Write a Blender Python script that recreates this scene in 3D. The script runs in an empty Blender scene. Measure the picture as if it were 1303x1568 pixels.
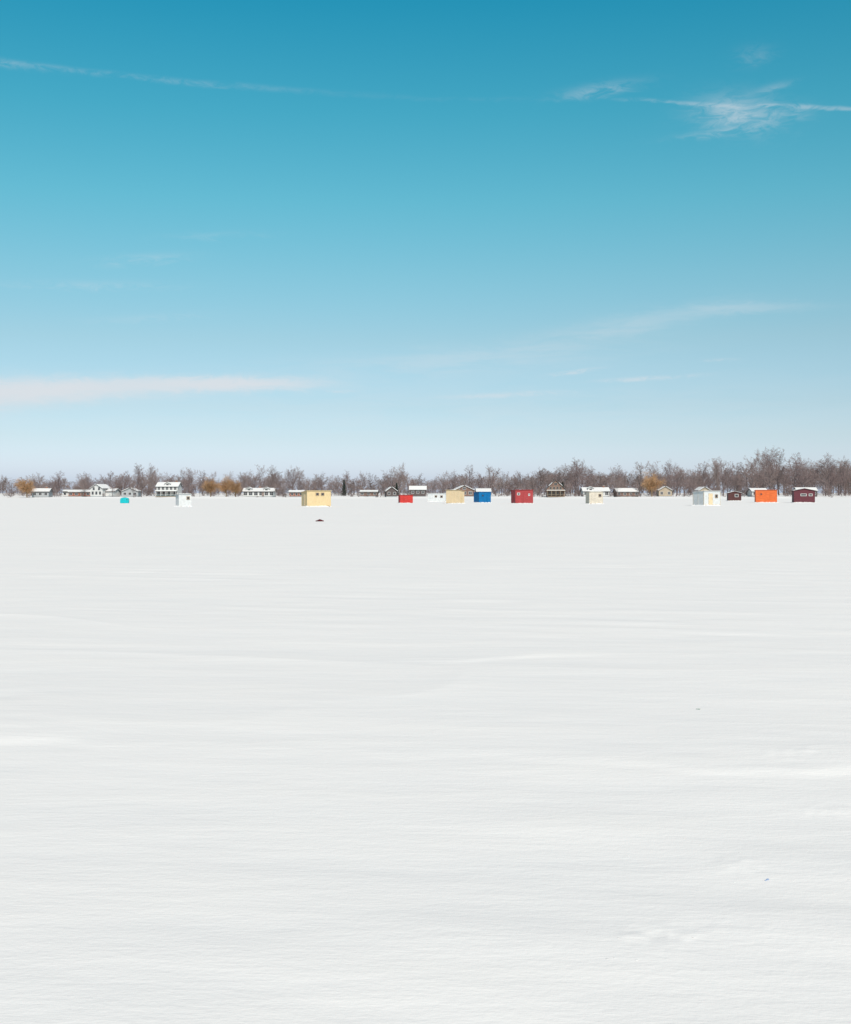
import bpy, math, random
import numpy as np
from mathutils import Vector, Matrix

sc = bpy.context.scene
R = math.radians
SUN_EL, SUN_AZ = 38.0, 164.0     # azimuth clockwise from +Y (camera looks along +Y)

# ------------------------------------------------------------------ node helpers
class NT:
    def __init__(s, tree): s.t = tree
    def n(s, typ, **kw):
        nd = s.t.nodes.new(typ)
        for k, v in kw.items(): setattr(nd, k, v)
        return nd
    def l(s, a, b): s.t.links.new(a, b)
    def put(s, sock, v):
        if isinstance(v, bpy.types.NodeSocket): s.l(v, sock)
        else: sock.default_value = v
    def m(s, op, a, b=0.0, c=None, clamp=False):
        nd = s.n('ShaderNodeMath', operation=op); nd.use_clamp = clamp
        s.put(nd.inputs[0], a); s.put(nd.inputs[1], b)
        if c is not None: s.put(nd.inputs[2], c)
        return nd.outputs[0]
    def noise(s, vec, scale=1, detail=3, rough=.5, dist=0):
        nd = s.n('ShaderNodeTexNoise'); s.put(nd.inputs['Vector'], vec)
        nd.inputs['Scale'].default_value = scale; nd.inputs['Detail'].default_value = detail
        nd.inputs['Roughness'].default_value = rough; nd.inputs['Distortion'].default_value = dist
        return nd.outputs[0]
    def ramp(s, fac, stops, interp='LINEAR'):
        nd = s.n('ShaderNodeValToRGB'); nd.color_ramp.interpolation = interp
        s.put(nd.inputs[0], fac); e = nd.color_ramp.elements
        while len(e) > 1: e.remove(e[0])
        e[0].position = stops[0][0]; e[0].color = (*stops[0][1], 1)
        for p, c in stops[1:]:
            x = e.new(p); x.color = (*c, 1)
        return nd.outputs[0]
    def mix(s, fac, a, b, bt='MIX'):
        nd = s.n('ShaderNodeMix', data_type='RGBA', blend_type=bt)
        s.put(nd.inputs[0], fac); s.put(nd.inputs[6], a); s.put(nd.inputs[7], b)
        return nd.outputs[2]
    def xyz(s, x, y, z):
        nd = s.n('ShaderNodeCombineXYZ')
        for i, v in enumerate((x, y, z)): s.put(nd.inputs[i], v)
        return nd.outputs[0]

# ------------------------------------------------------------------ world
w = bpy.data.worlds.new("World"); sc.world = w; w.use_nodes = True
w.node_tree.nodes.clear(); T = NT(w.node_tree)
sky = T.n('ShaderNodeTexSky', sky_type='NISHITA'); sky.sun_disc = False
sky.sun_elevation = R(SUN_EL); sky.sun_rotation = R(SUN_AZ)
sky.air_density = 1; sky.dust_density = 1; sky.ozone_density = 1
tc = T.n('ShaderNodeTexCoord').outputs['Generated']
sep = T.n('ShaderNodeSeparateXYZ'); T.l(tc, sep.inputs[0])
X, Y, Z = sep.outputs
az = T.m('MULTIPLY', T.m('ARCTAN2', X, Y), 57.29578)
el = T.m('MULTIPLY', T.m('ARCSINE', Z), 57.29578)
def sc3(c): return tuple(v/3 for v in c)
tint = T.ramp(T.m('DIVIDE', el, 90, clamp=True), [
    (0/90, sc3((1.22, 1.42, 2.2))), (1.2/90, sc3((1.17, 1.32, 1.9))), (2.7/90, sc3((.99, 1.12, 1.42))),
    (4.3/90, sc3((.88, 1.03, 1.19))), (7.5/90, sc3((.84, 1.05, 1.04))), (10.5/90, sc3((.70, 1.14, 1.06))),
    (14/90, sc3((.50, 1.23, 1.10))), (18/90, sc3((.30, 1.22, 1.11))), (23/90, sc3((.12, 1.15, 1.13))),
    (32/90, sc3((.6, 1.0, .9))), (50/90, sc3((1.5, 1.05, .74)))])
col = T.mix(1.0, sky.outputs[0], tint, 'MULTIPLY')
col = T.mix(1.0, col, (3, 3, 3, 1), 'MULTIPLY')
bg0 = T.n('ShaderNodeBackground'); T.l(col, bg0.inputs[0]); bg0.inputs[1].default_value = 0.1

# cirrus / contrails: elongated soft ellipses on the sky dome broken by stretched noise
cv = T.xyz(T.m('MULTIPLY', az, .16), T.m('MULTIPLY', el, 1.1), 0)
n_st = T.noise(cv, 1.3, 5, .62, .6)
n_fi = T.noise(T.xyz(T.m('MULTIPLY', az, .9), T.m('MULTIPLY', el, 2.6), 3.3), 1.0, 5, .65, .8)
n_lo = T.noise(T.xyz(T.m('MULTIPLY', az, .35), T.m('MULTIPLY', el, .6), 8.3), 1.0, 2, .5)
elw = T.m('ADD', el, T.m('MULTIPLY', T.m('SUBTRACT', n_fi, .5), .6))
eln = T.m('ADD', el, T.m('ADD', T.m('MULTIPLY', T.m('SUBTRACT', n_fi, .5), .2), T.m('MULTIPLY', T.m('SUBTRACT', n_lo, .5), .3)))
def mr(noise, lo, hi, a=.2):
    q = T.n('ShaderNodeMapRange', interpolation_type='SMOOTHSTEP'); T.put(q.inputs[0], noise)
    q.inputs[1].default_value = lo; q.inputs[2].default_value = hi; q.inputs[3].default_value = a; q.inputs[4].default_value = 1
    return q.outputs[0]
m_st, m_stb, m_fi = mr(n_st, .32, .62), mr(n_st, .10, .5, .45), mr(n_fi, .34, .66, .08)
def cloud(a0, e0, ha, he, slope, amp, mask=m_st, power=1.0, e_in=None):
    da = T.m('MULTIPLY_ADD', az, 1/ha, -a0/ha)
    de = T.m('MULTIPLY_ADD', (elw if e_in is None else e_in), 1/he, -e0/he)
    de = T.m('MULTIPLY_ADD', da, -slope*ha/he, de)
    q = T.m('MULTIPLY_ADD', da, da, T.m('MULTIPLY', de, de))
    if power != 1.0: q = T.m('POWER', q, power)
    g = T.m('POWER', math.exp(-1), q)
    return T.m('MULTIPLY', T.m('MULTIPLY', g, mask), amp)
L = [
 cloud(-18.5, 4.8, 7.2, .58, .055, 1.0, m_stb, 1.4),
 cloud(-10.0, 5.3, 5.2, .34, .02, .95, m_stb, 1.4),
 cloud(-23, 4.5, 5.0, .85, .02, .8, m_stb, 1.3),
 cloud(17.0, 17.6, 7.0, .10, -.115, .32, m_fi, 1.5, eln),
 cloud(15.0, 17.5, 1.8, .75, -.1, .42, m_fi),
 cloud(14.8, 17.6, 1.2, .5, -.1, .22, m_st),
 cloud(14.4, 16.75, 2.0, .16, .05, .26, m_fi),
 cloud(17.3, 17.35, .9, .3, 0, .2, m_fi),
 cloud(8.5, 18.95, 1.7, .26, .10, .28, m_fi),
 cloud(15.7, 19.9, .8, .4, 0, .12, m_fi),
 cloud(16.6, 18.5, .8, .16, .15, .18, m_fi),
 cloud(-13, 19.1, 7.5, .13, -.02, .14, m_fi, 1.3, eln),
 cloud(-20, 19.15, 2.5, .19, -.02, .18, m_fi, 1.3, eln),
 cloud(1, 18.7, 6.5, .10, -.02, .03, m_fi, 1.3, eln),
 cloud(2.0, 6.55, 7.5, .62, .06, .28, m_st),
 cloud(9.5, 8.0, 4.5, .55, .17, .28, m_st),
 cloud(15.0, 8.75, 3.2, .22, -.02, .24, m_st),
 cloud(0.0, 4.0, 26, 1.6, .0, .16, m_st),
 cloud(7.3, 5.95, 1.1, .12, .12, .6, m_fi, 1.3, eln),
 cloud(4.0, 4.85, 3.2, .12, .03, .5, m_fi, 1.3, eln),
 cloud(10.7, 5.6, 2.3, .11, .05, .52, m_fi, 1.3, eln),
 cloud(14.2, 6.4, .7, .08, .0, .4, m_fi, 1.3, eln),
 cloud(-4.2, 5.05, .7, .09, .03, .35, m_fi, 1.3, eln),
 cloud(-13.5, 11.1, 1.8, .22, .10, .26, m_fi),
 cloud(-16, 9.75, 3.2, .22, .04, .20, m_fi),
 cloud(-10.2, 12.3, 2.2, .18, .06, .12, m_fi),
 cloud(-13, 8.4, 2.8, .18, .08, .12, m_fi),
]
acc = L[0]
for c in L[1:]:
    acc = T.m('MULTIPLY_ADD', T.m('SUBTRACT', 1.0, acc), c, acc)
acc = T.m('MULTIPLY', acc, .92, clamp=True)
colc = T.mix(acc, col, (7.15, 7.5, 7.9, 1))
bg = T.n('ShaderNodeBackground'); T.l(colc, bg.inputs[0]); bg.inputs[1].default_value = 0.1
inwin = T.m('MULTIPLY', T.m('MULTIPLY', T.m('LESS_THAN', T.m('ABSOLUTE', az), 45.0), T.m('LESS_THAN', el, 26.0)), T.m('GREATER_THAN', el, -.5))
mxs = T.n('ShaderNodeMixShader'); T.l(inwin, mxs.inputs[0]); T.l(bg0.outputs[0], mxs.inputs[1]); T.l(bg.outputs[0], mxs.inputs[2])
ow = T.n('ShaderNodeOutputWorld'); T.l(mxs.outputs[0], ow.inputs[0])

# ------------------------------------------------------------------ sun + camera
sd = Vector((math.sin(R(SUN_AZ))*math.cos(R(SUN_EL)), math.cos(R(SUN_AZ))*math.cos(R(SUN_EL)), math.sin(R(SUN_EL))))
su = bpy.data.lights.new("sun", 'SUN'); su.energy = 3.93; su.angle = R(.5); su.color = (1, .895, .805)
so = bpy.data.objects.new("sun", su); sc.collection.objects.link(so)
so.rotation_euler = sd.to_track_quat('Z', 'Y').to_euler(); so.location = (40, -60, 80)
cd = bpy.data.cameras.new("camera"); cam = bpy.data.objects.new("camera", cd); sc.collection.objects.link(cam)
cam.location = (0, 0, 1.8); cam.rotation_euler = (R(90), 0, 0)
cd.sensor_fit = 'HORIZONTAL'; cd.sensor_width = 36; cd.lens = 49.45; cd.shift_y = -0.0207
cd.clip_start = .1; cd.clip_end = 9000; sc.camera = cam
sc.view_settings.view_transform = 'Standard'; sc.view_settings.look = 'None'; sc.view_settings.exposure = 0

# ------------------------------------------------------------------ ground height
_rs = np.random.RandomState(7); _tab = _rs.rand(512, 512)
def vn(x, y, s=0):
    x = np.asarray(x, float)+s*17.31; y = np.asarray(y, float)+s*41.77
    xi = np.floor(x).astype(int); yi = np.floor(y).astype(int)
    fx = x-xi; fy = y-yi; fx = fx*fx*fx*(fx*(fx*6-15)+10); fy = fy*fy*fy*(fy*(fy*6-15)+10)
    a = _tab[xi % 512, yi % 512]; b = _tab[(xi+1) % 512, yi % 512]
    c = _tab[xi % 512, (yi+1) % 512]; d = _tab[(xi+1) % 512, (yi+1) % 512]
    return (a*(1-fx)+b*fx)*(1-fy)+(c*(1-fx)+d*fx)*fy-.5
def sst(a, b, x):
    t = np.clip((x-a)/(b-a), 0, 1); return t*t*(3-2*t)
def gh(x, y):
    x = np.asarray(x, float); y = np.asarray(y, float)
    r = np.sqrt(x*x+y*y)
    u = x*.97-y*.22; v = y*.97+x*.22          # wind-drift direction
    h = .055*vn(u/16, v/8, 1)+.025*vn(u/6, v/2.8, 2)
    wv = v+1.2*vn(u/4, v/4, 8)
    rid = 1-np.abs(vn(u/5.5, wv/1.6, 3))*2
    h = h+.016*(rid**3)*sst(-.15, .3, vn(u/9, v/5, 4))*(1-sst(60, 200, r))
    h = h+.013*vn(u/1.3, v/.42, 5)*(1-sst(25, 80, r))*(.4+1.2*sst(-.2, .3, vn(u/6, v/4, 9)))
    h = h+.010*vn(u/.5, v/.22, 6)*(1-sst(10, 30, r))*sst(-.1, .3, vn(u/4, v/3, 12))
    for (y0, k, hh) in ((8.1, -.12, .022), (6.3, .10, .018), (5.2, -.2, .014), (12.5, .15, .015)):
        yy = y-(y0+k*x+.9*vn(x/2.2, y0, 13)+.25*vn(x/.5, y0, 14))
        h = h+hh*(sst(-.12, .15, yy)-sst(.15, 2.2, yy))*sst(-.25, .2, vn(x/2.5, y0*3, 15))
    # faint scuffed patches (old foot and sled marks), broken and irregular
    for (px, py, rx, ry) in ((1.6, 5.75, .5, .2), (.95, 4.75, .4, .16), (2.6, 8.0, .4, .25), (2.7, 6.7, .6, .2)):
        g_ = np.exp(-((x-px)/rx)**2-((y-py)/ry)**2)
        n1 = vn(x/.13+1.5*vn(x/.2, y/.2, 21), y/.10+1.5*vn(x/.2, y/.2, 22), 17)+.5*vn(x/.05, y/.05, 18)
        h = h+g_*.010*n1*sst(-.15, .25, vn(x/.3, y/.2, 19))
    sh = 508+10*vn(x/60, 0*x, 10)+4*vn(x/13, 0*x, 11)
    land = sst(0, 1, (y-sh)/6)*.5+np.clip((y-sh-6)/300, 0, 1)*2.2+sst(0, 1, (y-sh)/10)*.5*vn(x/18, y/18, 16)
    return h*np.where(y > sh, .6, 1)+land
def G(x, y): return float(gh(x, y))

ang_f = np.radians(np.linspace(-32, 32, 560)); ang_b = np.radians(np.linspace(32, 328, 110)[1:-1])
ang = np.concatenate([ang_f, ang_b]); na = len(ang)
rad = np.concatenate([np.geomspace(.6, 3, 60), np.geomspace(3, 30, 520)[1:], np.geomspace(30, 480, 240)[1:], np.linspace(480, 540, 50)[1:], np.geomspace(540, 6000, 50)[1:]])
nr = len(rad)
AA, RR = np.meshgrid(ang, rad); gx = RR*np.sin(AA); gy = RR*np.cos(AA); gz = gh(gx, gy)
co = np.stack([gx, gy, gz], -1).reshape(-1, 3)
co = np.vstack([co, [[0, 0, float(gz[0].mean())]]])
i, j = np.meshgrid(np.arange(nr-1), np.arange(na), indexing='ij'); j2 = (j+1) % na
q = np.stack([i*na+j, (i+1)*na+j, (i+1)*na+j2, i*na+j2], -1).reshape(-1, 4)[:, ::-1]
c0 = len(co)-1; jj = np.arange(na)
tri = np.stack([np.full(na, c0), jj, (jj+1) % na], -1)[:, ::-1]
def np_mesh(name, co, quads=None, tris=None, smooth=False):
    me = bpy.data.meshes.new(name)
    parts = []; tot = []
    if quads is not None and len(quads): parts.append(quads.ravel()); tot.append(np.full(len(quads), 4))
    if tris is not None and len(tris): parts.append(tris.ravel()); tot.append(np.full(len(tris), 3))
    li = np.concatenate(parts).astype(np.int32); tot = np.concatenate(tot).astype(np.int32)
    st = np.concatenate([[0], np.cumsum(tot)[:-1]]).astype(np.int32)
    me.vertices.add(len(co)); me.vertices.foreach_set('co', co.astype(np.float32).ravel())
    me.loops.add(len(li)); me.loops.foreach_set('vertex_index', li)
    me.polygons.add(len(tot)); me.polygons.foreach_set('loop_start', st); me.polygons.foreach_set('loop_total', tot)
    if smooth: me.polygons.foreach_set('use_smooth', np.ones(len(tot), bool))
    me.update(calc_edges=True); me.validate()
    return me
gme = np_mesh("snow_ground", co, q, tri, True)
ground = bpy.data.objects.new("snow_ground", gme); sc.collection.objects.link(ground)

def mat(name, base, rough=.7, spec=.3, var=.12, scale=6, bump=0, stretch=(1, 1, 1), dark=None, metal=0):
    m = bpy.data.materials.new(name); m.use_nodes = True; t = NT(m.node_tree)
    p = m.node_tree.nodes['Principled BSDF']
    tcn = t.n('ShaderNodeTexCoord').outputs['Object']
    mp = t.n('ShaderNodeMapping'); t.l(tcn, mp.inputs[0]); mp.inputs['Scale'].default_value = stretch
    nz = t.noise(mp.outputs[0], scale, 3, .6)
    lo = tuple(c*(1-var) for c in base); hi = tuple(min(1, c*(1+var)) for c in base)
    if dark: lo = dark
    c = t.ramp(nz, [(.3, lo), (.7, hi)])
    t.l(c, p.inputs['Base Color']); p.inputs['Roughness'].default_value = rough
    p.inputs['Specular IOR Level'].default_value = spec; p.inputs['Metallic'].default_value = metal
    if bump:
        b = t.n('ShaderNodeBump'); b.inputs['Strength'].default_value = bump; b.inputs['Distance'].default_value = .02
        t.l(nz, b.inputs['Height']); t.l(b.outputs[0], p.inputs['Normal'])
    return m
def plain(name, base, objrand=.2):
    """cheap diffuse for fine twigs"""
    m = bpy.data.materials.new(name); m.use_nodes = True; t = NT(m.node_tree); m.node_tree.nodes.clear()
    oi = t.n('ShaderNodeObjectInfo').outputs['Random']
    c = t.ramp(oi, [(0, tuple(v*(1-objrand) for v in base)), (.5, (base[0], base[1]*.97, base[2]*1.04)), (1, tuple(v*(1+objrand) for v in base))])
    d = t.n('ShaderNodeBsdfDiffuse'); t.l(c, d.inputs[0]); o = t.n('ShaderNodeOutputMaterial'); t.l(d.outputs[0], o.inputs[0])
    return m

def snow_material():
    m = bpy.data.materials.new("snow"); m.use_nodes = True; t = NT(m.node_tree); m.node_tree.nodes.clear()
    p = t.n('ShaderNodeBsdfDiffuse'); o = t.n('ShaderNodeOutputMaterial'); t.l(p.outputs[0], o.inputs[0])
    pos = t.n('ShaderNodeNewGeometry').outputs['Position']
    mp = t.n('ShaderNodeMapping'); t.l(pos, mp.inputs[0]); mp.inputs['Rotation'].default_value = (0, 0, .22)
    mp.inputs['Scale'].default_value = (.3, 1, 1)
    a = t.noise(mp.outputs[0], 1.3, 7, .66)
    f = t.noise(pos, 30, 2, .6)
    c = t.ramp(a, [(.3, (.80, .808, .822)), (.55, (.828, .830, .838)), (.75, (.845, .845, .845))])
    t.l(c, p.inputs['Color']); p.inputs['Roughness'].default_value = 0
    hgt = t.m('MULTIPLY_ADD', f, .07, a)
    b1 = t.n('ShaderNodeBump'); b1.inputs['Strength'].default_value = .38; b1.inputs['Distance'].default_value = .055
    t.l(hgt, b1.inputs['Height']); t.l(b1.outputs[0], p.inputs['Normal'])
    return m
SNOW = snow_material(); gme.materials.append(SNOW)
RSNOW = mat("roof_snow", (.74, .75, .765), .8, .1, .04, 2)

# ------------------------------------------------------------------ builder
class B:
    def __init__(s, name): s.name = name; s.parts = {}
    def part(s, p): return s.parts.setdefault(p, ([], [], [], []))
    def add(s, p, vs, fs, m):
        V, F, MI, MS = s.part(p)
        if m not in MS: MS.append(m)
        k = MS.index(m); o = len(V); V += [tuple(v) for v in vs]
        for f in fs: F.append([o+a for a in f]); MI.append(k)
    def box(s, p, c, sz, m, rx=0, ry=0, rz=0):
        hx, hy, hz = (a/2 for a in sz)
        vs = [Vector((a*hx, b*hy, d*hz)) for a in (-1, 1) for b in (-1, 1) for d in (-1, 1)]
        if rx or ry or rz:
            M = Matrix.Rotation(rz, 3, 'Z') @ Matrix.Rotation(ry, 3, 'Y') @ Matrix.Rotation(rx, 3, 'X')
            vs = [M @ v for v in vs]
        vs = [v+Vector(c) for v in vs]
        s.add(p, vs, [(0, 1, 3, 2), (4, 6, 7, 5), (0, 4, 5, 1), (2, 3, 7, 6), (0, 2, 6, 4), (1, 5, 7, 3)], m)
    def prism(s, p, prof, axis, a, b, m):
        n = len(prof)
        if axis == 'y': vs = [(u, a, z) for u, z in prof]+[(u, b, z) for u, z in prof]
        else: vs = [(a, u, z) for u, z in prof]+[(b, u, z) for u, z in prof]
        fs = [tuple(range(n)), tuple(range(n, 2*n))[::-1]]
        for k in range(n): fs.append((k, (k+1) % n, n+(k+1) % n, n+k))
        s.add(p, vs, fs, m)
    def tube(s, p, c, r, h, m, n=10, r2=None):
        r2 = r if r2 is None else r2
        vs = [(c[0]+r*math.cos(2*math.pi*k/n), c[1]+r*math.sin(2*math.pi*k/n), c[2]) for k in range(n)]
        vs += [(c[0]+r2*math.cos(2*math.pi*k/n), c[1]+r2*math.sin(2*math.pi*k/n), c[2]+h) for k in range(n)]
        fs = [tuple(range(n))[::-1], tuple(range(n, 2*n))]+[(k, (k+1) % n, n+(k+1) % n, n+k) for k in range(n)]
        s.add(p, vs, fs, m)
    def window(s, p, x, z, ww, wh, y, frame, glass, side='f', bars=(1, 1)):
        def bx(u, v, su, sv, off, th, m):
            if side == 'f': s.box(p, (x+u, y-off-th/2, z+v), (su, th, sv), m)
            elif side == 'l': s.box(p, (y-off-th/2, x+u, z+v), (th, su, sv), m)
            else: s.box(p, (y+off+th/2, x+u, z+v), (th, su, sv), m)
        t = .09
        bx(0, 0, ww, wh, .003, .03, glass)
        for q_ in (-1, 1):
            bx(q_*(ww/2+t/2), 0, t, wh, 0.003, .07, frame)
            bx(0, q_*(wh/2+t/2), ww+2*t, t, 0.003, .075, frame)
        for k in range(1, bars[0]+1): bx(-ww/2+ww*k/(bars[0]+1), 0, .05, wh, .034, .02, frame)
        for k in range(1, bars[1]+1): bx(0, -wh/2+wh*k/(bars[1]+1), ww, .05, .036, .022, frame)
    def finish(s, x, y, z, rot=0, bevel=0):
        import bmesh
        e = bpy.data.objects.new(s.name, None); e.empty_display_size = .5
        sc.collection.objects.link(e); e.location = (x, y, z); e.rotation_euler = (0, 0, rot)
        for pn, (V, F, MI, MS) in s.parts.items():
            me = bpy.data.meshes.new(pn); me.from_pydata(V, [], F)
            for m in MS: me.materials.append(m)
            me.polygons.foreach_set('material_index', MI); me.update()
            o = bpy.data.objects.new(pn, me); sc.collection.objects.link(o); o.parent = e
            bm = bmesh.new(); bm.from_mesh(me); bmesh.ops.recalc_face_normals(bm, faces=bm.faces); bm.to_mesh(me); bm.free()
            if bevel and pn in ('walls', 'roof', 'roof_snow'):
                bv = o.modifiers.new('b', 'BEVEL'); bv.width = bevel; bv.segments = 2
        return e

WHITE = mat("white_paint", (.56, .575, .59), .6, .3, .10, 3)
TRIM = mat("trim_white", (.60, .60, .60), .5)
GLASS = mat("dark_glass", (.03, .035, .045), .08, .6, .3, 2)
DARK = mat("dark_interior", (.03, .03, .03), .8)
WOOD = mat("weathered_wood", (.30, .23, .17), .8, .2, .3, 4, .3, (1, 1, 8))
PLY = mat("plywood", (.60, .47, .28), .7, .2, .12, 2.0, .2, (6, 6, 1))
PLY2 = mat("plywood_pale", (.63, .50, .33), .7, .2, .12, 2.0, .2, (6, 6, 1))
STEEL = mat("stove_pipe_metal", (.35, .35, .36), .4, .5, .2, 5, metal=.8)
def paint(n, c, r=.6, var=.18): return mat(n, c, r, .25, var, 1.6, .1, (1, 1, 3))
TEAL = paint("teal_fabric", (.0, .38, .43)); RED = paint("red_paint", (.46, .035, .03)); DRED = paint("barn_red_paint", (.32, .045, .05))
BLUE = paint("blue_paint", (.0, .12, .31)); CREAM = paint("cream_paint", (.53, .48, .41)); ORANGE = paint("orange_paint", (.60, .13, .035))
MAROON = paint("maroon_paint", (.11, .028, .04)); CHOC = paint("dark_brown_paint", (.08, .03, .03))

# ------------------------------------------------------------------ ice shanties
def shanty(name, x, y, rot, wd, dp, h, m, rise=.12, roofm=None, trim=None, windows=(), door=None, batt=1.22, pipe=None,
           gable=False, side_door=None, snow=.9):
    b = B(name); trim = trim or m; roofm = roofm or m; z0 = .14
    for sx in (-1, 1):
        b.box('skids', (sx*(wd/2-.25), 0, .07), (.12, dp+.5, .14), WOOD)
    hh = h-z0-.1
    if gable:
        b.prism('walls', [(-wd/2, z0), (wd/2, z0), (wd/2, z0+hh-.35), (0, z0+hh+.1), (-wd/2, z0+hh-.35)], 'y', -dp/2, dp/2, m)
        sl = math.atan2(.45, wd/2); ln = (wd/2+.3)/math.cos(sl)
        for sx in (-1, 1):
            cx = sx*(wd/2+.3)/2; cz = z0+hh+.1-math.tan(sl)*abs(cx)+.06
            b.box('roof', (cx, 0, cz), (ln, dp+.5, .07), roofm, ry=sx*sl)
            b.box('roof_snow', (cx*.97, 0, cz+.075), (ln*.93, dp+.36, .07), RSNOW, ry=sx*sl)
    else:
        zf, zb = z0+hh+rise/2, z0+hh-rise/2
        b.prism('walls', [(-dp/2, z0), (dp/2, z0), (dp/2, zb), (-dp/2, zf)], 'x', -wd/2, wd/2, m)
        a = math.atan2(zb-zf, dp)
        b.box('roof', (0, 0, z0+hh+.045), (wd+.24, (dp+.28)/math.cos(a), .06), roofm, rx=a)
        if snow: b.box('roof_snow', (.03, .03, z0+hh+.10), ((wd+.1)*snow, (dp+.15)*snow, .05), RSNOW, rx=a)
    hw = hh-(.35 if gable else 0)-rise/2
    for sx in (-1, 1):
        for sy in (-1, 1):
            b.box('corner_trim', (sx*(wd/2-.03), sy*(dp/2-.03), z0+hw/2), (.1, .1, hw), trim)
    k = int(wd/batt)
    for q_ in range(1, k+1):
        xx = -wd/2+wd*q_/(k+1)
        if door and abs(xx-door[0]) < door[1]/2+.1: continue
        if any(abs(xx-wn[0]) < wn[2]/2+.15 for wn in windows): continue
        b.box('battens', (xx, -dp/2-.012, z0+hw/2), (.045, .024, hw-.02), trim)
    for sx in (-1, 1): b.box('battens', (sx*(wd/2+.012), .08, z0+hw/2), (.024, .045, hw-.02), trim)
    b.box('base_board', (0, -dp/2-.014, z0+.06), (wd-.14, .028, .12), trim)
    for wn in windows: b.window('windows', wn[0], wn[1], wn[2], wn[3], -dp/2, wn[4] if len(wn) > 4 else TRIM, GLASS, 'f', (0, 0))
    if door:
        dx, dw, dm = door; dh = min(1.75, hw-.12)
        b.box('door', (dx, -dp/2-.03, z0+.06+dh/2), (dw, .05, dh), dm)
        for sx in (-1, 1): b.box('door_frame', (dx+sx*(dw/2+.04), -dp/2-.024, z0+.06+dh/2), (.07, .048, dh), trim)
        b.box('door_frame', (dx, -dp/2-.025, z0+.1+dh), (dw+.15, .05, .07), trim)
        b.box('door_handle', (dx+dw/2-.1, -dp/2-.08, z0+.06+dh/2), (.04, .05, .14), STEEL)
    if side_door:
        sd_, dx, dw, dm = side_door; dh = min(1.75, hw-.12); sg = -1 if sd_ == 'l' else 1
        b.box('door', (sg*(wd/2+.03), dx, z0+.06+dh/2), (.05, dw, dh), dm)
        b.box('door_handle', (sg*(wd/2+.08), dx-dw/2+.1, z0+.06+dh/2), (.05, .04, .14), STEEL)
    if pipe:
        b.tube('stove_pipe', (pipe[0], pipe[1], z0+hh), .07, .55, STEEL); b.tube('stove_pipe', (pipe[0], pipe[1], z0+hh+.55), .13, .08, STEEL, r2=.03)
    n = 40; V = []; F = []
    rr = random.Random(int(x*10+5000))
    for k_ in range(n):
        a = 2*math.pi*k_/n; ca, sa = math.cos(a), math.sin(a)
        t_ = 1/max(abs(ca)/(wd/2), abs(sa)/(dp/2)); ww = .45+.45*rr.random(); hh_ = .10+.13*rr.random()
        for f_, z_ in ((.97, hh_), (1+.25*ww/t_, hh_*.75), (1+ww/t_, -.06)):
            V.append((ca*t_*f_, sa*t_*f_, z_))
    for k_ in range(n):
        k2 = (k_+1) % n
        for q_ in range(2): F.append((k_*3+q_, k_*3+q_+1, k2*3+q_+1, k2*3+q_))
    b.add('banked_snow', V, F, RSNOW)
    return b.finish(x, y, G(x, y)-.04, rot, bevel=.012)

shanty("white_ice_shanty", -35.2, 170, R(26), 1.8, 1.8, 1.85, WHITE, windows=((.45, 1.3, .3, .3, WOOD),), trim=WHITE)
shanty("plywood_ice_shanty", -15.9, 170, R(24), 3.6, 2.5, 2.3, PLY, rise=.2, roofm=PLY, windows=((-.25, 1.85, .34, .26, WOOD), (.55, 1.85, .34, .26, WOOD)),
       side_door=('l', 0, .7, PLY2), snow=0)
shanty("red_ice_shanty", -4.07, 239, R(12), 2.6, 1.9, 1.7, RED, door=(-.3, .6, RED), snow=0)
shanty("white_ice_shanty", 2.9, 293, R(-5), 4.4, 2.2, 2.05, WHITE, windows=((1.2, 1.3, .45, .4, WOOD), (-.2, 1.35, .4, .35, WOOD)))
shanty("plywood_ice_shanty", 5.85, 230, R(-30), 2.75, 2.3, 2.6, PLY2, rise=.25, roofm=PLY, side_door=('r', 0, .7, PLY), pipe=(.7, .4), snow=0)
shanty("blue_ice_shanty", 12.05, 248, R(24), 2.8, 2.4, 2.35, BLUE, door=(.9, .65, BLUE), snow=0, windows=((-.5, 1.6, .35, .3, BLUE),))
shanty("red_ice_shanty", 19.0, 230, R(16), 3.65, 2.4, 2.7, DRED, snow=0, windows=((-1.2, 1.9, .42, .3, TRIM), (1.0, 1.75, .2, .25, TRIM)), door=(.2, .75, DRED))
shanty("cream_ice_shanty", 32.05, 222, R(12), 2.7, 2.0, 2.35, CREAM, windows=((.75, 1.65, .4, .4, WOOD),), snow=.8, door=(-.5, .65, CREAM))
shanty("white_ice_shanty", 45.7, 190, R(30), 3.6, 2.5, 2.35, WHITE, windows=((.9, 1.55, .42, .4, WOOD),), door=(-.35, .8, PLY2), trim=CREAM, snow=.9)
shanty("brown_ice_shanty", 85.0, 322, R(-6), 3.5, 2.3, 2.6, CHOC, roofm=CHOC, windows=((.5, 1.5, .8, .65, TRIM),), gable=True)
shanty("orange_ice_shanty", 75.1, 258, R(-10), 4.5, 2.4, 2.8, ORANGE, snow=.0, door=(1.2, .75, ORANGE), windows=((-1.1, 1.9, .4, .3, ORANGE),))
shanty("maroon_ice_shanty", 83.4, 258, R(-8), 4.4, 2.7, 3.1, MAROON, roofm=CHOC, gable=True, trim=MAROON, windows=((-.2, 1.75, 1.1, .35, TRIM), (1.3, 1.75, .6, .35, TRIM)))

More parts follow.
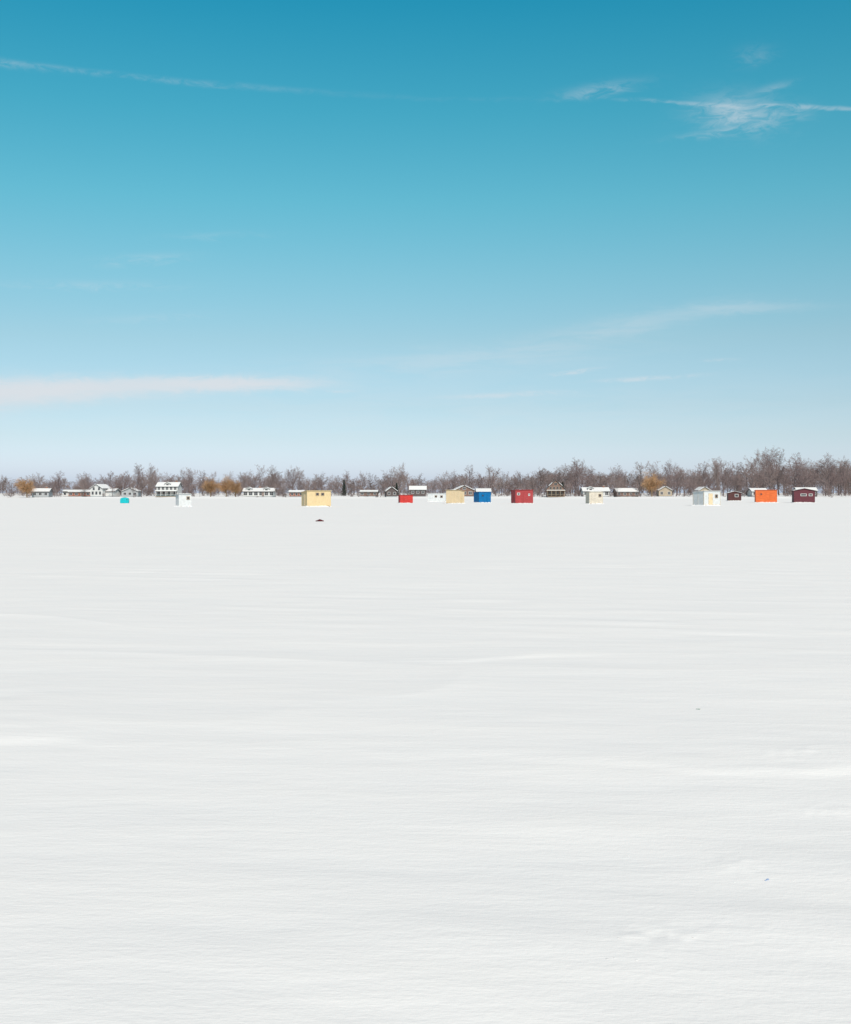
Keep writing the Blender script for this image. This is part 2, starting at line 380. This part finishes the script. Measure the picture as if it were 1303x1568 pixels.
def popup(x, y, rot):
    b = B("teal_popup_fishing_shelter"); V = []; F = []
    lv = [(0, .92), (.25, .99), (.55, 1.0), (.9, .93), (1.08, .84), (1.18, .45), (1.24, .06)]
    m_ = 32
    for z, s_ in lv:
        for k in range(m_):
            a = 2*math.pi*k/m_+math.pi/4; c_, s2 = math.cos(a), math.sin(a)
            t_ = .88/max(abs(c_), abs(s2)); t_ = t_*.9+.1*.95
            V.append((c_*t_*s_, s2*t_*s_, z))
    for l_ in range(len(lv)-1):
        for k in range(m_): F.append((l_*m_+k, l_*m_+(k+1) % m_, (l_+1)*m_+(k+1) % m_, (l_+1)*m_+k))
    F.append(tuple(range((len(lv)-1)*m_, len(lv)*m_)))
    b.add('fabric_shell', V, F, TEAL)
    b.box('door_flap', (-.1, -.87, .5), (.5, .03, .85), TEAL)
    b.box('window_patch', (.5, -.885, .75), (.22, .02, .16), DARK)
    for sx in (-1, 1):
        for sy in (-1, 1): b.tube('corner_poles', (sx*.82, sy*.82, 0), .02, .95, STEEL, 6)
    b.finish(x, y, G(x, y)-.03, rot)
popup(-61.5, 239, R(10))

# ------------------------------------------------------------------ shoreline houses
H_W = mat("house_white_siding", (.54, .54, .54), .6, .3, .08, .8); H_G = mat("house_grey_siding", (.33, .35, .37), .6, .3, .08, .8)
H_B = mat("house_brown_siding", (.18, .115, .095), .7, .2, .15, .8); H_R = mat("house_brick", (.26, .115, .085), .8, .2, .15, 1.2)
H_T = mat("house_tan_siding", (.38, .32, .25), .7, .2, .1, .8); H_D = mat("house_dark_siding", (.10, .08, .08), .7, .2, .15, .8)
SHING = mat("roof_shingles", (.13, .12, .12), .85, .2, .3, 2); CHIM = mat("chimney_brick", (.26, .14, .10), .85, .2, .25, 3)
def house(name, x, y, rot, wd, dp, eave, m, rise=2.2, ridge='x', snow=1.0, wins=(), doors=(), chim=None, porch=None, dormers=(), wing=None, roofm=None, frame=None):
    b = B(name); roofm = roofm or SHING; fr = frame or TRIM; ov = .5
    def body(cx, cy, wd, dp, eave, rise, ridge, tag=''):
        b.box('foundation'+tag, (cx, cy, -.4), (wd-.2, dp-.2, 1.4), H_G)
        z0 = .3
        if ridge == 'x':
            b.prism('walls'+tag, [(cy-dp/2, z0), (cy+dp/2, z0), (cy+dp/2, eave), (cy, eave+rise), (cy-dp/2, eave)], 'x', cx-wd/2, cx+wd/2, m)
            sl = math.atan2(rise, dp/2); ln = (dp/2+ov)/math.cos(sl)
            for s_ in (-1, 1):
                c_ = s_*(dp/2+ov)/2; cz = eave+rise-math.tan(sl)*abs(c_)+.1
                b.box('roof'+tag, (cx, cy+c_, cz), (wd+2*ov, ln, .16), roofm, rx=-s_*sl)
                if snow: b.box('roof_snow'+tag, (cx, cy+c_*(.99), cz+.19), ((wd+2*ov-.15), ln*.96*snow, .22), RSNOW, rx=-s_*sl)
        else:
            b.prism('walls'+tag, [(cx-wd/2, z0), (cx+wd/2, z0), (cx+wd/2, eave), (cx, eave+rise), (cx-wd/2, eave)], 'y', cy-dp/2, cy+dp/2, m)
            sl = math.atan2(rise, wd/2); ln = (wd/2+ov)/math.cos(sl)
            for s_ in (-1, 1):
                c_ = s_*(wd/2+ov)/2; cz = eave+rise-math.tan(sl)*abs(c_)+.1
                b.box('roof'+tag, (cx+c_, cy, cz), (ln, dp+2*ov, .16), roofm, ry=s_*sl)
                if snow: b.box('roof_snow'+tag, (cx+c_*.99, cy, cz+.19), (ln*.96*snow, dp+2*ov-.15, .22), RSNOW, ry=s_*sl)
    body(0, 0, wd, dp, eave, rise, ridge)
    if wing: body(*wing, tag='_wing')
    for (wx, wz, ww, wh, *yy) in wins: b.window('windows', wx, wz, ww, wh, (yy[0] if yy else -dp/2), fr, GLASS, 'f', (1 if ww > 1 else 0, 1 if wh > 1.1 else 0))
    for (dx,) in doors:
        b.box('door', (dx, -dp/2-.04, 1.35), (.95, .06, 2.05), H_B); b.box('door_frame', (dx, -dp/2-.02, 2.45), (1.2, .05, .12), fr)
        b.box('steps', (dx, -dp/2-.6, .15), (1.4, 1.1, .3), H_G)
    for (dx, dw, dz) in dormers:
        b.prism('dormer_walls', [(dx-dw/2, dz), (dx+dw/2, dz), (dx+dw/2, dz+1.1), (dx, dz+1.8), (dx-dw/2, dz+1.1)], 'y', -dp/2+.8, 0, m)
        sl = math.atan2(.7, dw/2); ln = (dw/2+.25)/math.cos(sl)
        for s_ in (-1, 1):
            c_ = s_*(dw/2+.25)/2; cz = dz+1.8-math.tan(sl)*abs(c_)+.08
            b.box('dormer_roof', (dx+c_, -dp/4+.2, cz), (ln, dp/2-.2, .1), roofm, ry=s_*sl)
            b.box('dormer_snow', (dx+c_, -dp/4+.2, cz+.13), (ln*.94, dp/2-.3, .14), RSNOW, ry=s_*sl)
        b.window('windows', dx, dz+.65, dw*.45, .8, -dp/2+.8, fr, GLASS, 'f', (0, 0))
    if chim: b.box('chimney', (chim[0], chim[1], eave+rise*.6), (.8, .8, rise*1.4+1.2), CHIM); b.box('chimney', (chim[0], chim[1], eave+rise*1.3+.66), (.95, .95, .12), H_G)
    if porch:
        x0, x1, z = porch
        b.box('porch', ((x0+x1)/2, -dp/2-1.4, .2), (x1-x0, 2.7, .25), WOOD)
        b.box('porch', ((x0+x1)/2, -dp/2-1.45, z), (x1-x0+.4, 3.0, .14), fr); b.box('porch_snow', ((x0+x1)/2, -dp/2-1.45, z+.17), (x1-x0+.3, 2.9, .2), RSNOW)
        k = int((x1-x0)/2.4)+1
        for q_ in range(k+1): b.box('porch', (x0+.1+(x1-x0-.2)*q_/k, -dp/2-2.7, (z+.3)/2+.12), (.14, .14, z-.4), fr)
        b.box('porch', ((x0+x1)/2, -dp/2-2.7, 1.15), (x1-x0, .06, .08), fr)
    return b.finish(x, y, G(x, y), rot)

def row(x0, x1, z, n, ww, wh): return [(x0+(x1-x0)*k/(n-1), z, ww, wh) for k in range(n)]
house("grey_cottage", -177, 540, R(5), 7.5, 8, 2.5, H_G, 1.4, 'x', .9, row(-2.5, 2.5, 1.5, 3, 1.2, 1.1), chim=(2, 0))
house("white_cottage", -168.5, 554, R(0), 4.5, 7, 2.2, H_W, 1.1, 'x', .5, row(-1.3, 1.3, 1.4, 2, 1, 1))
house("brick_house", -161.0, 547, R(3), 10, 8, 2.1, H_R, 1.0, 'x', .8, row(-4, 4, 1.3, 4, 1.3, .9), [(1.2,)])
house("white_house", -150, 540, R(-10), 6, 9, 3.7, H_W, 1.9, 'y', .9, row(-1.8, 1.8, 1.7, 3, 1, 1.4)+row(-1.3, 1.3, 3.7, 2, 1, 1.2), wing=(5.2, 1.5, 4.2, 6, 2.4, 1.1, 'x'))
house("grey_house", -136.5, 543, R(4), 7.6, 9, 2.3, H_G, 1.7, 'y', .8, row(-2.3, 2.3, 1.4, 3, 1.2, 1.1))
house("white_farmhouse", -117.5, 536, R(0), 9.6, 9, 4.7, H_W, 1.8, 'x', 1, row(-3.7, 3.7, 4.0, 5, 1.1, 1.3)+row(-3.7, 3.7, 1.7, 4, 1.5, 1.6), chim=(3.2, 1), porch=(-4.7, 4.7, 2.8), dormers=((0, 2.4, 4.9),))
house("white_house", -76.5, 540, R(0), 14, 9, 2.4, H_W, 1.5, 'x', .9, row(-6, 6, 1.5, 6, 1.6, 1.4), [(2,)], dormers=((-4.5, 2.6, 2.6), (3.5, 2.6, 2.6)), chim=(0, .5))
house("brick_cottage", -60, 545, R(4), 6.5, 7, 2.0, H_R, 1.0, 'x', .7, row(-2, 2, 1.3, 3, 1.0, .9))
house("brown_cottage", -27, 562, R(-3), 8, 7, 2.0, H_B, 1.0, 'x', .6, row(-3, 3, 1.3, 3, 1.2, .9))
house("dark_cottage", -16.2, 548, R(8), 5.2, 7, 2.6, H_D, 1.9, 'y', .9, row(-1.3, 1.3, 1.6, 2, 1, 1.1))
house("grey_house", -3.6, 552, R(0), 7.5, 8, 3.2, H_D, 1.6, 'x', 1, row(-2.4, 2.4, 2.1, 3, 1.1, 1.1))
house("brown_chalet", 17.5, 545, R(6), 9.5, 9, 2.9, H_B, 2.2, 'y', .9, row(-2.8, 2.8, 1.8, 3, 1.5, 1.3)+[(0, 3.9, 1.3, 1.0)])
house("white_cottage", 27.5, 556, R(0), 6.5, 8, 2.3, H_W, 1.3, 'x', 1, row(-2.2, 2.2, 1.5, 3, 1.1, 1.1))
house("brown_chalet", 60.5, 545, R(-4), 8.2, 10, 3.9, H_B, 3.8, 'y', .35, row(-2.6, 2.6, 1.8, 4, 1.0, 1.4)+row(-2.3, 2.3, 4.0, 4, .9, 1.2)+[(0, 5.9, 1.4, 1.1)], frame=H_T, porch=(-4.1, 4.1, 2.9))
house("white_house", 79, 545, R(0), 12, 9, 2.5, H_W, 1.6, 'x', 1, row(-4.8, 4.8, 1.6, 5, 1.5, 1.4), dormers=((-2.5, 2.6, 2.8),), chim=(4, 0))
house("brown_ranch_house", 92.5, 540, R(3), 9.8, 8, 2.3, H_B, 1.6, 'x', .9, row(-4, 4, 1.5, 4, 1.1, 1.1), [(.6,)])
house("tan_house", 111, 543, R(-5), 6, 8, 2.8, H_T, 1.8, 'y', .9, row(-1.7, 1.7, 1.6, 2, 1.1, 1.2))
house("tan_cottage", 129, 545, R(6), 5.5, 7, 2.7, H_T, 1.6, 'y', .9, row(-1.5, 1.5, 1.5, 2, 1, 1.1))
house("white_cottage", 155, 546, R(0), 7, 8, 2.3, H_W, 1.3, 'x', 1, row(-2.4, 2.4, 1.4, 3, 1.1, 1.1))
house("dark_house", 178, 548, R(-4), 9, 8, 2.8, H_D, 1.5, 'x', .9, row(-3.2, 3.2, 1.7, 4, 1.1, 1.1))

# ------------------------------------------------------------------ trees
BARK = plain("bare_bark", (.185, .152, .145)); TWIG = plain("bare_twigs", (.265, .212, .20), .2)  # twig colour lightened to stand in for haze over distance
WILB = plain("willow_bark", (.22, .16, .10)); WILT = plain("willow_twigs", (.46, .29, .165), .1)
NEED = mat("spruce_needles", (.045, .06, .05), .8, .2, .4, 2)
def tubes(segs, name, mats, k=3):
    P0 = np.array([s[0] for s in segs]); P1 = np.array([s[1] for s in segs])
    r0 = np.array([s[2] for s in segs]); r1 = np.array([s[3] for s in segs]); mi = np.array([s[4] for s in segs])
    d = P1-P0; d /= np.linalg.norm(d, axis=1)[:, None]+1e-9
    ref = np.where(np.abs(d[:, 2:3]) > .9, np.array([[1., 0, 0]]), np.array([[0, 0, 1.]]))
    u = np.cross(d, ref); u /= np.linalg.norm(u, axis=1)[:, None]; v = np.cross(d, u)
    n = len(segs); co = np.zeros((n, 2*k, 3))
    for a in range(k):
        c, s_ = math.cos(2*math.pi*a/k), math.sin(2*math.pi*a/k); o = u*c+v*s_
        co[:, a] = P0+o*r0[:, None]; co[:, k+a] = P1+o*r1[:, None]
    base = (np.arange(n)*2*k)[:, None]
    q_ = np.stack([np.concatenate([base+a, base+(a+1) % k, base+k+(a+1) % k, base+k+a], 1) for a in range(k)], 1).reshape(-1, 4)
    me = np_mesh(name, co.reshape(-1, 3), q_)
    for m in mats: me.materials.append(m)
    me.polygons.foreach_set('material_index', np.repeat(mi, k).astype(np.int32)); me.update()
    return me
def rperp(rng, d):
    a = Vector((rng.gauss(0, 1), rng.gauss(0, 1), rng.gauss(0, 1))); a -= a.dot(d)*d
    return a.normalized()
def bare_tree(seed, H=15, spread=1.0, fork=.3, maxlv=4, rmin=.013, nbr=(14, 7, 6, 3)):
    rng = random.Random(seed); segs = []
    def branch(p, d, ln, r, lv, up):
        ns = (5, 4, 3, 2, 1)[lv]; sl = ln/ns; pts = [(p.copy(), r)]
        rr = r; cur = p.copy(); dd = d.copy()
        for k in range(ns):
            wob = (.05, .16, .22, .25, .2)[lv]
            dd = (dd+rperp(rng, dd)*wob*rng.random()*1.6+Vector((0, 0, up))).normalized()
            nx = cur+dd*sl; r2 = max(rmin, r*(1-.75*(k+1)/ns))
            segs.append((tuple(cur), tuple(nx), rr, r2, 0 if lv < 2 else 1)); cur = nx; rr = r2; pts.append((cur.copy(), rr, dd.copy()))
        if lv == maxlv: return
        nb = nbr[lv]+(rng.randint(-1, 1) if lv == 0 else 0)
        for k in range(nb):
            t = (fork+(1-fork)*(k+rng.random()*.8)/nb) if lv == 0 else (.18+.82*(k+rng.random())/nb)
            t = min(t, .99); f = t*ns; a = int(f); f -= a
            pa, pb = pts[a], pts[a+1]; pos = pa[0].lerp(pb[0], f); rad_ = (pa[1]*(1-f)+pb[1]*f)
            bd = pb[2]
            if lv == 0:
                tt = (t-fork)/(1-fork)
                l2 = H*rng.uniform(.28, .42)*spread*(1.05-.4*tt); an = R(rng.uniform(30, 62))*spread**.5*(1-.15*tt)
            else: l2 = ln*rng.uniform(.34, .58)*(1.1-.5*t); an = R(rng.uniform(30, 60))
            d2 = (bd*math.cos(an)+rperp(rng, bd)*math.sin(an)).normalized()
            if lv > 0 and d2.z < -.1: d2.z *= .3; d2.normalize()
            branch(pos, d2, l2, max(rmin, rad_*(.62 if lv == 0 else .5)), lv+1, (.14, .08, .05, .03)[lv])
    branch(Vector((0, 0, -.4)), Vector((rng.gauss(0, .04), rng.gauss(0, .04), 1)).normalized(), H*.68, H*.015, 0, 0)
    zmax = float(np.percentile([s_[1][2] for s_ in segs], 98.7))
    return tubes(segs, "bare_tree_mesh", [BARK, TWIG]), zmax
def willow_mesh(seed, H=10):
    rng = random.Random(seed); segs = []
    p = Vector((0, 0, -.4))
    for k in range(6):
        nx = p+Vector((rng.gauss(0, .08), rng.gauss(0, .08), H*.05)); segs.append((tuple(p), tuple(nx), .38-.03*k, .35-.03*k, 0)); p = nx
    for k in range(15):
        a = 2*math.pi*k/15+rng.uniform(-.4, .4); d = Vector((math.cos(a), math.sin(a), rng.uniform(.6, 3.2))).normalized()
        cur = p-Vector((0, 0, rng.uniform(0, H*.12))); ln = H*rng.uniform(.36, .68); r = .15
        for q_ in range(5):
            nx = cur+d*ln/5; segs.append((tuple(cur), tuple(nx), r, r*.75, 0)); cur = nx; r *= .75
            d = (d+Vector((rng.gauss(0, .2), rng.gauss(0, .2), .04-.06*q_))).normalized()
            for w_ in range(6):
                b = cur.copy(); bd = (d+rperp(rng, d)*rng.uniform(.5, 1.2)).normalized(); l2 = rng.uniform(.7, 1.8)
                n2 = b+bd*l2; segs.append((tuple(b), tuple(n2), .03, .02, 1))
                for z_ in range(7):
                    s0 = b.lerp(n2, rng.uniform(.2, 1)); dd = (bd+rperp(rng, bd)*.8).normalized(); L_ = rng.uniform(.4, 1.1)
                    for y_ in range(3):
                        s1 = s0+dd*L_*.6; segs.append((tuple(s0), tuple(s1), .016, .014, 1)); s0 = s1; dd = (dd+Vector((0, 0, -.6))).normalized()
                        if s0.z < .8: break
    return tubes(segs, "willow_mesh", [WILB, WILT])
def spruce_mesh(seed, H=9):
    rng = random.Random(seed); segs = [((0, 0, -.3), (0, 0, H), .16, .02, 0)]; V = []; F = []
    z = .8
    while z < H*.98:
        R_ = (1-z/H)*H*.2+.15
        for k in range(9):
            a = rng.uniform(0, 6.28); rr = R_*rng.uniform(.6, 1.25); d = Vector((math.cos(a), math.sin(a), -.22))
            p0 = Vector((0, 0, z)); p1 = p0+d*rr; segs.append((tuple(p0), tuple(p1), .03, .01, 0))
            for q_ in range(8):
                t = rng.uniform(.2, 1); c = p0.lerp(p1, t)
                s_ = .14+.12*rng.random(); o = [Vector((rng.gauss(0, 1), rng.gauss(0, 1), rng.gauss(0, .6)-.2)).normalized()*s_*rng.uniform(.8, 1.6) for _ in range(3)]
                b0 = len(V); V += [tuple(c+v_) for v_ in o]; F.append((b0, b0+1, b0+2))
        z += .24
    me1 = tubes(segs, "spruce_trunk", [BARK])
    me2 = np_mesh("spruce_foliage", np.array(V), None, np.array(F)); me2.materials.append(NEED)
    return me1, me2

variants = [bare_tree(s, 15, sp, fk) for s, sp, fk in ((1, 1, .3), (2, .9, .25), (3, 1.15, .32), (4, .8, .2), (5, 1.0, .22), (6, 1.2, .28), (7, 1.0, .35), (8, .85, .3))]
back = [bare_tree(s, 15, sp, fk, 3, .03, (14, 8, 6)) for s, sp, fk in ((11, 1.1, .2), (12, 1.2, .15), (13, 1.0, .1), (14, 1.25, .2))]
bushes = [bare_tree(s, 4, 1.5, .05, 3, .016, (12, 8, 5)) for s in (21, 22, 23)]
treeline = bpy.data.objects.new("distant_bare_treeline", None); sc.collection.objects.link(treeline)
brush = bpy.data.objects.new("shoreline_brush", None); sc.collection.objects.link(brush)
prof = np.array([(-420, 13), (-225, 11), (-180, 13), (-153, 16.5), (-137, 15), (-122, 13.8), (-104, 13.2), (-87, 15.8), (-70, 14.8), (-52, 13), (-40, 12.2), (-30, 11.5), (-14, 16.3), (-5, 13), (0, 12), (8, 12.8), (16, 12.8), (24, 15.9), (34, 15.8), (48, 13.8),
                 (62, 16.5), (79, 19.5), (92, 17.5), (103, 15.5), (112, 16), (120, 17.8), (141, 16.5), (155, 19), (170, 19.5), (185, 24), (200, 22), (225, 21), (420, 18)])
prof[:, 1] *= 1.05
rng = random.Random(99)
def put(mesh, parent, x, y, s_, sx=1.0, nm="tree"):
    o = bpy.data.objects.new(nm, mesh); sc.collection.objects.link(o); o.parent = parent
    o.location = (x, y, G(x, y)-.1); o.rotation_euler = (0, 0, rng.uniform(0, 6.28)); o.scale = (s_*sx, s_*sx, s_)
def row_trees(src, y0, y1, step, kmin, kmax, x0=-330, x1=330, sxf=1.0):
    x = x0
    while x < x1:
        y = rng.uniform(y0, y1); xr = x*620/y
        hh = np.interp(xr, prof[:, 0], prof[:, 1])*y/620*rng.uniform(kmin, kmax)
        me, zm = rng.choice(src); put(me, treeline, x, y, hh/zm, sxf*rng.uniform(.8, 1.2))
        x += step*rng.uniform(.4, 1.6)*(1.0 if x < 60 else .75)
row_trees(variants, 566, 595, 8.5, .62, 1.06, -260, 260, sxf=1.15)
row_trees(variants, 600, 640, 7, .62, 1.02, -270, 270, sxf=1.2)
row_trees(back, 650, 690, 5, .5, .78, -330, 330, 1.4)
row_trees(back, 700, 760, 4.2, .42, .68, -360, 360, 1.5)
for (x, h) in ((-153, 17), (-147, 16.5), (-87, 16.5), (-80, 16), (-71, 15.5), (-14, 17), (23, 16.5), (33, 16.2), (79, 20), (120, 18.5), (155, 20), (184, 24.5), (196, 22.5), (214, 21.5)):
    me, zm = rng.choice(variants[:5]); put(me, treeline, x*.965, 598, h*.965/zm, 1.05)
for x in (-172, -155.5, -143, -131, -128, -109.5, -104, -68, -65, -54, -49, -44, -33, -21, -10, 10.5, 33, 37, 43, 50, 54, 66.5, 70.5, 87, 98, 108, 116, 122, 135, 141, 147, 162, 168, 186, 193):
    me, zm = rng.choice(variants); put(me, treeline, x+rng.uniform(-1, 1), rng.uniform(526, 546), rng.uniform(5.5, 10.5)/zm, rng.uniform(.8, 1.1))
x = -300
while x < 300:
    me, zm = rng.choice(bushes); put(me, brush, x, rng.uniform(550, 620), rng.uniform(2.5, 5.5)/zm, rng.uniform(1, 1.8), "bush"); x += rng.uniform(1.2, 3.2)
x = -300
while x < 300:
    if rng.random() < .6:
        me, zm = rng.choice(bushes); put(me, brush, x, rng.uniform(519, 533), rng.uniform(.6, 2.0)/zm, rng.uniform(1, 2), "bush")
    x += rng.uniform(2.2, 7)
wm = [willow_mesh(51), willow_mesh(52), willow_mesh(53)]
for (x, y, s_, k) in ((-180.5, 530, 1.0, 0), (-98, 533, .98, 1), (-91.5, 535, 1.02, 2), (-86.5, 533, .9, 0), (103, 532, 1.22, 1)):
    o = bpy.data.objects.new("golden_willow_tree", wm[k]); sc.collection.objects.link(o); o.location = (x, y, G(x, y)); o.scale = (s_*.9, s_*.9, s_); o.rotation_euler = (0, 0, x)
def spruce(x, y, H, seed):
    a, b_ = spruce_mesh(seed, H); e = bpy.data.objects.new("spruce_tree", None); sc.collection.objects.link(e); e.location = (x, y, G(x, y))
    for n_, m_ in (("trunk_and_branches", a), ("needles", b_)):
        o = bpy.data.objects.new(n_, m_); sc.collection.objects.link(o); o.parent = e
spruce(-38.5, 552, 8.0, 61); spruce(-13.6, 550, 6.5, 62); spruce(66, 562, 7, 64)

# ------------------------------------------------------------------ small things on the ice
CLOTH = mat("dark_red_cloth", (.09, .02, .025), .9, .1, .4, 8)
def lump(sx, sy, sz, seed, n=14):
    V = []; F = []
    for a in range(n+1):
        th = math.pi*a/n
        for k in range(2*n):
            ph = math.pi*k/n; d = 1+.56*float(vn(math.cos(ph)*2.1*math.sin(th)+5, math.sin(ph)*2.1*math.sin(th)+math.cos(th)*2, seed))
            V.append((sx*d*math.sin(th)*math.cos(ph), sy*d*math.sin(th)*math.sin(ph), sz*d*math.cos(th)))
    for a in range(n):
        for k in range(2*n): F.append((a*2*n+k, a*2*n+(k+1) % (2*n), (a+1)*2*n+(k+1) % (2*n), (a+1)*2*n+k))
    return V, F
def litter(name, x, y, parts):
    b = B(name)
    for (pn, ox, oy, oz, sx, sy, sz, m, seed) in parts:
        V, F = lump(sx, sy, sz, seed); b.add(pn, [(v[0]+ox, v[1]+oy, v[2]+oz) for v in V], F, m)
    b.finish(x, y, G(x, y))
litter("discarded_jacket", -7.1, 78.6, [('body', 0, 0, .06, .16, .12, .085, CLOTH, 3), ('sleeve', -.17, .02, .03, .12, .06, .04, CLOTH, 5), ('sleeve_2', .17, -.03, .035, .1, .06, .045, CLOTH, 8)])
GREEN = mat("green_scrap", (.35, .45, .40), .7, .2, .3, 8); BLUES = mat("blue_scrap", (.32, .42, .62), .6, .2, .3, 8)
litter("green_scrap", 2.27, 9.7, [('scrap', 0, 0, .004, .012, .008, .003, GREEN, 4), ('scrap_2', -.018, .006, .004, .006, .005, .003, GREEN, 6)])
litter("blue_scrap", 1.605, 5.48, [('scrap', 0, 0, .004, .007, .005, .003, BLUES, 4), ('scrap_2', -.011, -.007, .003, .005, .003, .002, BLUES, 7)])
# a few crumbs of wind-packed snow, coloured greyer than the ground snow
CLOD_GREY = mat("grey_clod_snow", (.62, .62, .63), .9, .1, .1, 40)
V = []; F = []; rg = random.Random(5)
clus = [(1.55, 5.7, .3, 12), (1.25, 5.2, .5, 5), (.85, 4.75, .2, 6), (2.55, 8.0, .3, 6), (2.9, 6.7, .7, 4)]
for cx, cy, sp, n_ in clus:
    for _ in range(n_):
        x = rg.gauss(cx, sp); y = rg.gauss(cy, sp*.6)
        if y < 3: continue
        k0 = rg.uniform(.0025, .0065); z = G(x, y)-k0*.1; o = len(V); nn = 7
        a0 = rg.uniform(0, 6.28)
        for a in range(5):
            th = math.pi*a/4
            for k in range(nn):
                ph = 2*math.pi*k/nn+a0; d = k0*rg.uniform(.75, 1.2)
                V.append((x+1.4*d*math.sin(th)*math.cos(ph), y+d*math.sin(th)*math.sin(ph), z+.5*d*math.cos(th)))
        for a in range(4):
            for k in range(nn): F.append((o+a*nn+k, o+a*nn+(k+1) % nn, o+(a+1)*nn+(k+1) % nn, o+(a+1)*nn+k))
me = bpy.data.meshes.new("snow_clods"); me.from_pydata(V, [], F); me.materials.append(CLOD_GREY); me.update()
sc.collection.objects.link(bpy.data.objects.new("snow_clods", me))
